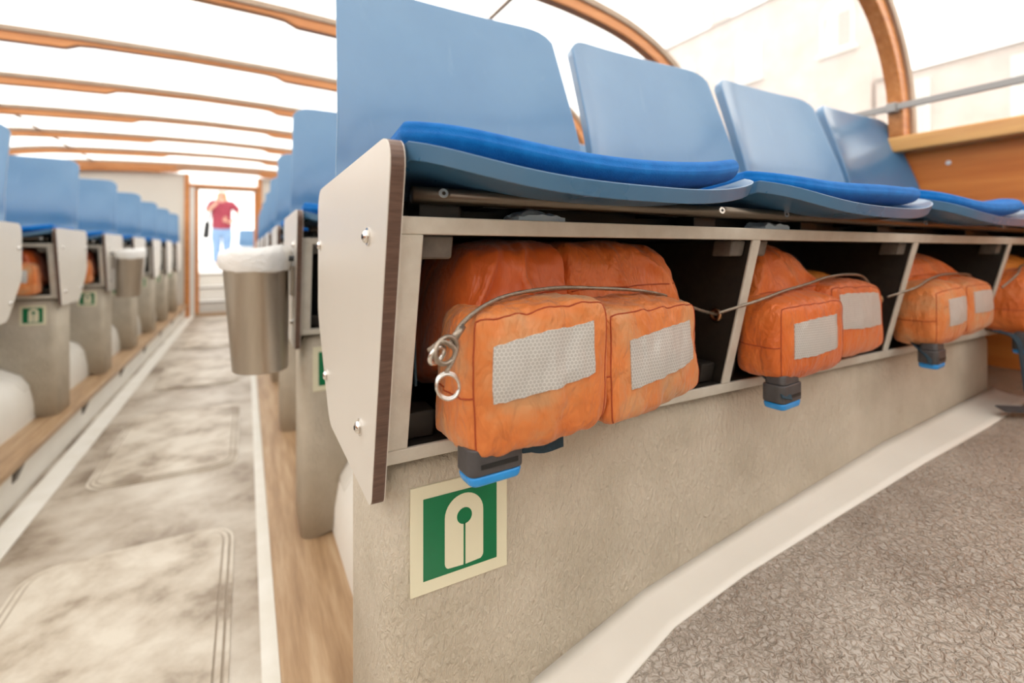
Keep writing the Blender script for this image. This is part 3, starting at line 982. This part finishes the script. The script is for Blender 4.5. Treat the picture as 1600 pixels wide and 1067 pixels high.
J3 = [
    (C8((.172, .420, .880), (.312, .416, .888), (.174, .420, .770), (.314, .416, .780), (.178, .50, .888), (.314, .50, .905), (.182, .505, .766), (.316, .51, .766)), 'orange_faded', 'foam_pad', 21, dict(patch=(-.42, .66, -.30, .58), puff=.008, e=7)),
    (C8((.316, .420, .888), (.505, .432, .886), (.318, .420, .780), (.515, .432, .784), (.316, .50, .905), (.515, .51, .898), (.318, .51, .766), (.520, .52, .766)), 'orange_faded', 'foam_pad', 22, dict(patch=(-.60, .70, -.15, .66), puff=.008, e=7)),
    (C8((.200, .485, .950), (.360, .480, .950), (.200, .455, .88), (.500, .455, .875), (.240, .64, .965), (.430, .66, .968), (.210, .64, .765), (.510, .66, .765)), 'orange_nylon', 'collar', 23, dict(e=4, wr=.004, puff=.006, fold=.008)),
]
j3 = jacket(D3, 'orange life jacket with pale patches, third locker from the aisle', J3, 28)
belt_light(.205 + D3, .440, .768, j3, .058, .1)
webbing([(.20 + D3, .47, .772), (.178 + D3, .435, .748), (.172 + D3, .43, .735)], .022, j3, wd=(1, 0, 0))
D4 = 1.512
J4 = [
    (C8((.175, .405, .890), (.330, .402, .906), (.178, .405, .748), (.330, .402, .765), (.160, .53, .895), (.335, .53, .920), (.156, .51, .754), (.340, .53, .754)), 'orange_nylon', 'foam_pad', 31, dict(puff=.010, e=6)),
    (C8((.325, .405, .906), (.500, .425, .892), (.332, .405, .762), (.515, .425, .770), (.330, .53, .920), (.520, .54, .905), (.340, .53, .754), (.525, .54, .756)), 'orange_yellow', 'foam_pad', 32, dict(puff=.010, e=6)),
    (C8((.200, .480, .945), (.450, .475, .945), (.200, .445, .87), (.500, .450, .87), (.200, .64, .955), (.450, .66, .955), (.200, .64, .755), (.510, .66, .755)), 'orange_yellow', 'collar', 33, dict(e=4, wr=.004, puff=.006)),
]
j4 = jacket(D4, 'orange life jacket with straps hanging down, locker by the side wall', J4, 24)
belt_light(.165 + D4, .425, .752, j4, .060, .1)
webbing([(.14 + D4, .47, .758), (.12 + D4, .425, .745), (.125 + D4, .415, .68), (.13 + D4, .41, .62), (.14 + D4, .40, .585)], .030, j4)
webbing([(.21 + D4, .47, .758), (.22 + D4, .425, .745), (.215 + D4, .405, .68), (.225 + D4, .40, .62), (.20 + D4, .39, .590)], .034, j4)
webbing([(.30 + D4, .46, .760), (.31 + D4, .42, .74), (.33 + D4, .40, .66), (.30 + D4, .39, .60)], .06, j4)
webbing([(.07 + D4, .44, .580), (.14 + D4, .39, .582), (.22 + D4, .36, .586), (.34 + D4, .34, .590)], .030, j4, wd=(0, 1, .1), th=.004, material='buckle_grey')
box('belt_buckle', (.185 + D4, .245 + D4, .305, .335, .572, .600), 'buckle_grey', j4, bevel=.005)
# jackets seen in the first lockers left of the aisle
for r in range(0, 4):
    MIRROR[0] = True
    jl = jacket(.0, 'orange life jacket in the %s visible left bench locker' % ORD[r], J1[:3], 12)
    MIRROR[0] = False
    for ch in jl.children:
        ch.location.y += 0
    jl.location.y += dl + LP * r
    jl['group'] = 'orange life jackets left of the aisle'

# ------------------------------------------------------------------ wire ropes across the lockers
def twisted(pts, R=.0013, r=.00125, strands=4, pitch=.012):
    P = catmull(pts, 26)
    fr = frames(P)
    L = 0
    acc = [0]
    for a, b in zip(P, P[1:]):
        L += (b - a).length
        acc.append(L)
    parts = []
    for s in range(strands):
        Q = []
        for p, (t, a, b), l in zip(P, fr, acc):
            an = 2 * math.pi * (l / pitch + s / strands)
            Q.append(p + (a * math.cos(an) + b * math.sin(an)) * R)
        parts.append(tube(Q, r, 6))
    return join(parts)
def rope(dx, label, pts, eye, knot=True):
    c = root('wire_rope', (pts[0][0] + dx, pts[0][1], pts[0][2]), label, 'cable', 'steel cables holding the life jackets')
    P = [(p[0] + dx, p[1], p[2]) for p in pts]
    v, f = twisted(P)
    mk('cable', v, f, 'wire_rope', c, smooth=True)
    ex, ey, ez = eye[0] + dx, eye[1], eye[2]
    v, f = ring((ex - .0005, ey, ez), .0078, .0032, (1, 0, 0), 24, 8)
    mk('eyelet', v, f, 'brass', c, smooth=True)
    if knot:
        x, y, z = P[0]
        v, f = ring((x - .004, y - .004, z - .002), .0125, .0024, (.25, -1, .1), 28, 8, (1, .85))
        mk('loop', v, f, 'wire_rope', c, smooth=True)
        v, f = ring((x - .011, y - .001, z - .006), .0085, .0022, (.5, -1, -.5), 26, 8)
        mk('loop', v, f, 'chrome', c, smooth=True)
        v, f = join([ring((x - .003, y - .006, z - .034), .0120, .0015, (.1, -1, .05), 28, 8, (.85, 1)), ring((x - .002, y - .0035, z - .033), .0122, .0015, (.1, -1, .05), 28, 8, (.85, 1))])
        mk('split_ring', v, f, 'chrome', c, smooth=True)
        v, f = twisted([(x - .018, y + .002, z - .002), (x - .008, y - .006, z + .006), (x + .004, y - .005, z - .004), (x - .004, y - .004, z - .022)], .0012, .0011)
        mk('tail', v, f, 'wire_rope', c, smooth=True)
        d_ = (Vector(P[1]) - Vector(P[0])).normalized()
        a = Vector(P[0]) + d_ * .008
        v, f = tube([a, a + d_ * .016], .0038, 10)
        mk('ferrule', v, f, 'wire_rope', c, smooth=True)
    return c
rope(0, 'steel cable with knotted loops across the largest life jacket', [(.158, .402, .874), (.180, .412, .896), (.228, .432, .912), (.295, .442, .918), (.365, .444, .915), (.440, .450, .908), (.520, .475, .893), (.590, .495, .872), (.652, .508, .858)], (.6500, .508, .858))
rope(.507, 'steel cable across the second life jacket from the aisle', [(.10, .47, .868), (.165, .450, .885), (.225, .450, .896), (.29, .450, .905), (.36, .456, .914), (.45, .466, .916), (.53, .48, .908), (.60, .495, .880), (.650, .508, .858)], (.648, .508, .858), False)
rope(1.008, 'steel cable across the third life jacket from the aisle', [(.10, .47, .868), (.165, .450, .885), (.225, .450, .900), (.29, .450, .908), (.36, .452, .908), (.45, .462, .904), (.53, .48, .896), (.60, .495, .876), (.650, .508, .858)], (.648, .508, .858), False)
rope(1.508, 'steel cable across the life jacket by the side wall', [(.12, .45, .868), (.165, .435, .900), (.225, .445, .918), (.29, .450, .924), (.36, .450, .924), (.45, .462, .915), (.53, .48, .900)], (.53, .485, .900), False)

# ------------------------------------------------------------------ crumpled paper on the locker top
for i, (xa, lab) in enumerate(((.262, 'pale blue crumpled paper on the front locker under the first seat'), (.70, 'pale blue crumpled paper on the front locker under the second seat'))):
    def top(a, t):
        n_ = mnoise.noise(Vector((a * 4 + i * 5, t * 3, 1)))
        return (xa + .062 * a, .458 + .036 * t, .9975 + .006 * n_ + .008 * math.sin(math.pi * a) * (.4 + t))
    v, f = solid_grid(top, lambda a, t: (top(a, t)[0], top(a, t)[1], .9925), 10, 5)
    tag(mk('paper_scrap', v, f, 'paper_blue'), lab, 'paper', 'paper scraps on the locker')

# ------------------------------------------------------------------ waste bins hooked on end panels
def make_bin(cx, cy, px, label, sgn):
    z0 = .655
    b = root('waste_bin', (cx, cy, z0), label, 'waste bin', 'steel waste bins on the end panels')
    H = .285
    prof = [(.001, 0.004), (.062, 0.004), (.0665, 0), (.068, .002), (.0805, H), (.0825, H + .002), (.0815, H + .004), (.079, H + .002), (.0655, .008), (.001, .008)]
    def flat(t, j):
        x = math.cos(t) * sgn
        return (1 - .10 * ss(.55, 1, x) - .0 * x, 0)
    v, f = lathe(prof, 48, (cx, cy, z0), flat)
    v = [(x + sgn * .010 * (1 - (z - z0) / H), y, z) for x, y, z in v]
    mk('bin_body', v, f, 'steel', b, smooth=True)
    bp = [(.070, H - .06), (.0755, H - .01), (.078, H + .006), (.080, H + .022), (.084, H + .026), (.0885, H + .020), (.090, H + .004), (.0885, H - .010), (.0865, H - .018), (.0855, H - .020), (.0845, H - .014)]
    def wav(t, j):
        w = mnoise.noise(Vector((math.cos(t) * 1.6, math.sin(t) * 1.6, j * .12 + cx * 9)))
        w2 = mnoise.noise(Vector((math.cos(t) * 5, math.sin(t) * 5, j * .3)))
        drop = -.012 * (1 + math.cos(t + 1.2)) * (j > 4) * .6 + (.010 * math.cos(t + .3) if 2 < j < 7 else 0)
        return (1 + .035 * w + .018 * w2 - .09 * ss(.6, 1, math.cos(t) * sgn), .006 * w + .003 * w2 + drop)
    v, f = lathe(bp, 72, (cx, cy, z0), wav)
    o = mk('bin_bag', v, f, 'bag', b, smooth=True)
    x1 = cx + .076 * sgn
    a, c_ = sorted((x1, px - .001 * sgn))
    box('hook_plate', (a, c_, cy - .03, cy + .03, z0 + H - .10, z0 + H - .02), 'steel', b, bevel=.002)
    v, f = disc((px - .018 * sgn, cy - .085, z0 + H + .0), .007, .012, (sgn, 0, 0), 10)
    mk('hook_knob', v, f, 'black_part', b)
    return b
make_bin(.026, 1.395, .110, 'steel waste bin with white liner hooked on the second right end panel', 1)
make_bin(-.676, 4.00, -.762, 'steel waste bin with white liner on an end panel left of the aisle', -1)

# ------------------------------------------------------------------ person on the open deck
def skin_body(name, chain, material, parent, sub=2):
    """chain: list of vertices (x,y,z,r), edges"""
    verts, edges = chain
    me = bpy.data.meshes.new(name)
    off = wloc(parent)
    me.from_pydata([Vector(v[:3]) - off for v in verts], edges, [])
    o = bpy.data.objects.new(name, me)
    COL.objects.link(o)
    o.parent = parent
    me.materials.append(MATS[material])
    m = o.modifiers.new('skin', 'SKIN')
    m.use_smooth_shade = True
    for i, v in enumerate(verts):
        r = v[3] if isinstance(v[3], tuple) else (v[3], v[3])
        me.skin_vertices[0].data[i].radius = r
        me.skin_vertices[0].data[i].use_root = (i == 0)
    s = o.modifiers.new('sub', 'SUBSURF'); s.levels = sub; s.render_levels = sub
    return o
px_, py_ = -.48, 12.5
zf = .60
p = root('person', (px_, py_, zf), 'blond person in maroon top and light jeans standing on the deck beyond the door', 'person')
W = lambda x, y, z, r: (px_ + x, py_ + y, zf + z, r)
body = ([W(0, 0, .92, (.15, .11)), W(0, 0, 1.10, (.135, .10)), W(0, 0, 1.32, (.15, .10)), W(0, 0, 1.44, (.07, .065)), W(0, -.01, 1.52, .05), W(0, -.02, 1.60, (.072, .085)), W(0, -.02, 1.68, (.068, .08)),
         W(-.19, 0, 1.40, .055), W(-.27, -.04, 1.20, .042), W(-.17, -.24, 1.30, .034), W(-.06, -.22, 1.42, .028),
         W(.19, 0, 1.40, .055), W(.34, -.02, 1.16, .042), W(.24, -.20, 1.00, .034), W(.10, -.20, .98, .028),
         W(-.09, 0, .84, .085), W(-.10, -.01, .48, .058), W(-.10, .02, .10, .042), W(-.10, -.12, .035, .035),
         W(.09, 0, .84, .085), W(.10, -.01, .48, .058), W(.10, .02, .10, .042), W(.11, -.12, .035, .035)],
        [(0, 1), (1, 2), (2, 3), (3, 4), (4, 5), (5, 6), (2, 7), (7, 8), (8, 9), (9, 10), (2, 11), (11, 12), (12, 13), (13, 14), (0, 15), (15, 16), (16, 17), (17, 18), (0, 19), (19, 20), (20, 21), (21, 22)])
bo = skin_body('body', body, 'skin', p)
sh = ([W(0, .01, .74, (.20, .15)), W(0, .01, .92, (.215, .16)), W(0, .01, 1.12, (.205, .15)), W(0, .0, 1.32, (.205, .135)), W(0, 0, 1.45, (.10, .085)),
       W(-.20, 0, 1.39, .085), W(-.275, -.03, 1.20, .072), W(.20, 0, 1.39, .085), W(.33, -.02, 1.22, .075)],
      [(0, 1), (1, 2), (2, 3), (3, 4), (3, 5), (5, 6), (3, 7), (7, 8)])
skin_body('shirt', sh, 'shirt', p)
je = ([W(0, .01, 1.0, (.18, .135)), W(0, .01, .88, (.18, .135)), W(-.10, 0, .72, .125), W(-.10, -.01, .46, .092), W(-.10, .01, .07, .078), W(.10, 0, .72, .125), W(.10, -.01, .46, .092), W(.10, .01, .07, .066)],
      [(0, 1), (1, 2), (2, 3), (3, 4), (1, 5), (5, 6), (6, 7)])
skin_body('jeans', je, 'jeans', p)
ha = ([W(0, .02, 1.69, (.085, .085)), W(0, .05, 1.60, (.10, .07)), W(0, .06, 1.48, (.115, .05)), W(0, .05, 1.38, (.10, .03)), W(-.07, .0, 1.60, .03), W(-.085, -.01, 1.45, .032), W(.07, .0, 1.60, .03), W(.085, -.01, 1.45, .032)],
      [(0, 1), (1, 2), (2, 3), (0, 4), (4, 5), (0, 6), (6, 7)])
skin_body('hair', ha, 'hair', p)
def blob(name, c, r, material, parent, n=10):
    prof = [(max(1e-4, math.sin(math.pi * i / n)), -math.cos(math.pi * i / n)) for i in range(n + 1)]
    V, F = lathe(prof, 12, (0, 0, 0))
    V = [(c[0] + v[0] * r[0], c[1] + v[1] * r[1], c[2] + v[2] * r[2]) for v in V]
    return mk(name, V, F, material, parent, smooth=True)
for s in (-1, 1):
    blob('eye', (px_ + .03 * s, py_ - .095, zf + 1.625), (.012, .008, .007), 'black_part', p)
    # hands: palm with five fingers
    hx, hy, hz = (px_ + (-.055 if s < 0 else .085), py_ - .215, zf + (1.43 if s < 0 else .97))
    hv = [(hx, hy, hz, .03), (hx - .01 * s, hy - .005, hz + .045, (.034, .018))]
    he = [(0, 1)]
    for q in range(4):
        b_ = len(hv)
        fx = hx - .01 * s + (q - 1.5) * .017
        L = (.045, .055, .052, .04)[q]
        hv += [(fx, hy - .008, hz + .075, .009), (fx, hy - .022, hz + .075 + L * .6, .0085), (fx, hy - .012, hz + .075 + L, .007)]
        he += [(1, b_), (b_, b_ + 1), (b_ + 1, b_ + 2)]
    b_ = len(hv)
    hv += [(hx - .045 * s, hy - .012, hz + .045, .010), (hx - .058 * s, hy - .02, hz + .07, .008)]
    he += [(0, b_), (b_, b_ + 1)]
    skin_body('hand', (hv, he), 'skin', p, 1)
    V, F = prism(round_poly([(px_ + .10 * s - .05, zf), (px_ + .10 * s + .05, zf), (px_ + .10 * s + .045, zf + .075), (px_ + .10 * s - .045, zf + .075)], .02, 4), 1, py_ - .17, py_ + .09)
    mk('shoe', V, F, 'shoe', p, bevel=.01)
blob('nose', (px_, py_ - .115, zf + 1.59), (.012, .016, .022), 'skin', p)
blob('mouth', (px_, py_ - .100, zf + 1.545), (.024, .008, .007), 'shirt', p)
bagr = root('shoulder_bag', (px_ - .30, py_ + .02, zf + .72), 'black shoulder bag hanging at the maroon-clad person\'s side', 'bag')
V, F = prism(round_poly([(px_ - .37, zf + .62), (px_ - .24, zf + .62), (px_ - .22, zf + .98), (px_ - .32, zf + 1.0)], .04, 5), 1, py_ - .04, py_ + .10)
mk('pouch', V, F, 'bag_black', bagr, bevel=.02)
v, f = tube(catmull([(px_ - .27, py_ + .02, zf + .97), (px_ - .235, py_ - .08, zf + 1.25), (px_ - .16, py_ + .0, zf + 1.485), (px_ - .20, py_ + .12, zf + 1.2), (px_ - .26, py_ + .06, zf + .97)], 6), .014, 6)
mk('strap', v, f, 'bag_black', bagr, smooth=True)
# blue seats on the deck
sd = [o for o in bpy.data.objects if o.name == 'seat'][0]
for i, (x, y) in enumerate(((.06, 13.6), (.52, 13.6))):
    q = copy_tree(sd, (0, 0, 0))
    q.location = (x, y, 1.03)
    q['label'] = ['blue seat on the open deck beyond the doorway', 'farthest blue seat on the open deck'][i]
    q['group'] = 'blue seats on the open deck'
    t = root('deck_bench', (x, y, .6), ['white box under the blue deck seat beyond the doorway', 'white box under the farthest blue deck seat'][i], 'box')
    box('base', (x - .22, x + .22, y - .14, y + .2, .60, 1.03), 'white_paint', t, bevel=.02)
    box('plinth', (x - .23, x + .23, y - .15, y + .21, .60, .65), 'block_grey', t, bevel=.005)

# ------------------------------------------------------------------ outside: canal, quay, houses
struct(box('canal_water', (-60, 60, -40, 80, -.9, -.30), 'water', bevel=0))
struct(box('quay', (9.5, 60, -40, 80, -.9, .9), 'quay_stone', bevel=0))
def house(x, y0, y1, ztop, ridge, label, arched, D=6.0):
    h = root('house', (x + 3, (y0 + y1) / 2, .9), label, 'building')
    box('facade', (x, x + D, y0, y1, .9, ztop), 'brick', h, bevel=0)
    v, f = prism([(x - .12, ztop), (x + D + .12, ztop), (x + D / 2, ztop + ridge)], 1, y0, y1)
    rf = mk('roof', v, f, 'roof_tile', h)
    box('chimney', (x + .5, x + 1.0, y0 + (y1 - y0) * .70, y0 + (y1 - y0) * .70 + .45, ztop + .1, ztop + 1.0), 'brick', rf, bevel=0)
    spots = [(yc, zb) for zb in (6.35, 3.0) for yc in (7.1, 9.7, 12.2)] if arched else [(y0 + 1.2 + 2.2 * c, zb) for zb in (3.6, 1.5) for c in range(5)]
    for (yc, zb) in spots:
            w2, hh = .42, 1.4
            if arched:
                pl = [(yc - w2, zb), (yc + w2, zb)] + [(yc + w2 * math.cos(t), zb + hh - w2 + w2 * math.sin(t)) for t in [math.pi * i / 8 for i in range(9)]]
            else:
                pl = [(yc - w2, zb), (yc + w2, zb), (yc + w2, zb + hh), (yc - w2, zb + hh)]
            v, f = prism(pl, 0, x - .06, x + .02)
            wf = mk('window', v, f, 'window_stone', h)
            for s in (-1, 1):
                box('pane', (x - .075, x - .06, yc + s * .19 - .16, yc + s * .19 + .16, zb + .08, zb + hh - .40), 'hazy_glass', wf, bevel=0)
            box('ledge', (x - .14, x + .02, yc - .5, yc + .5, zb - .1, zb), 'window_stone', wf, bevel=0)
    return h
house(14, 6.3, 13.2, 8.6, .25, 'tall pale brick house with arched windows outside the right windows', True, 1.2)
house(14, -4.5, 6.2, 5.25, .9, 'low pale brick house with a chimney outside the right windows', False)
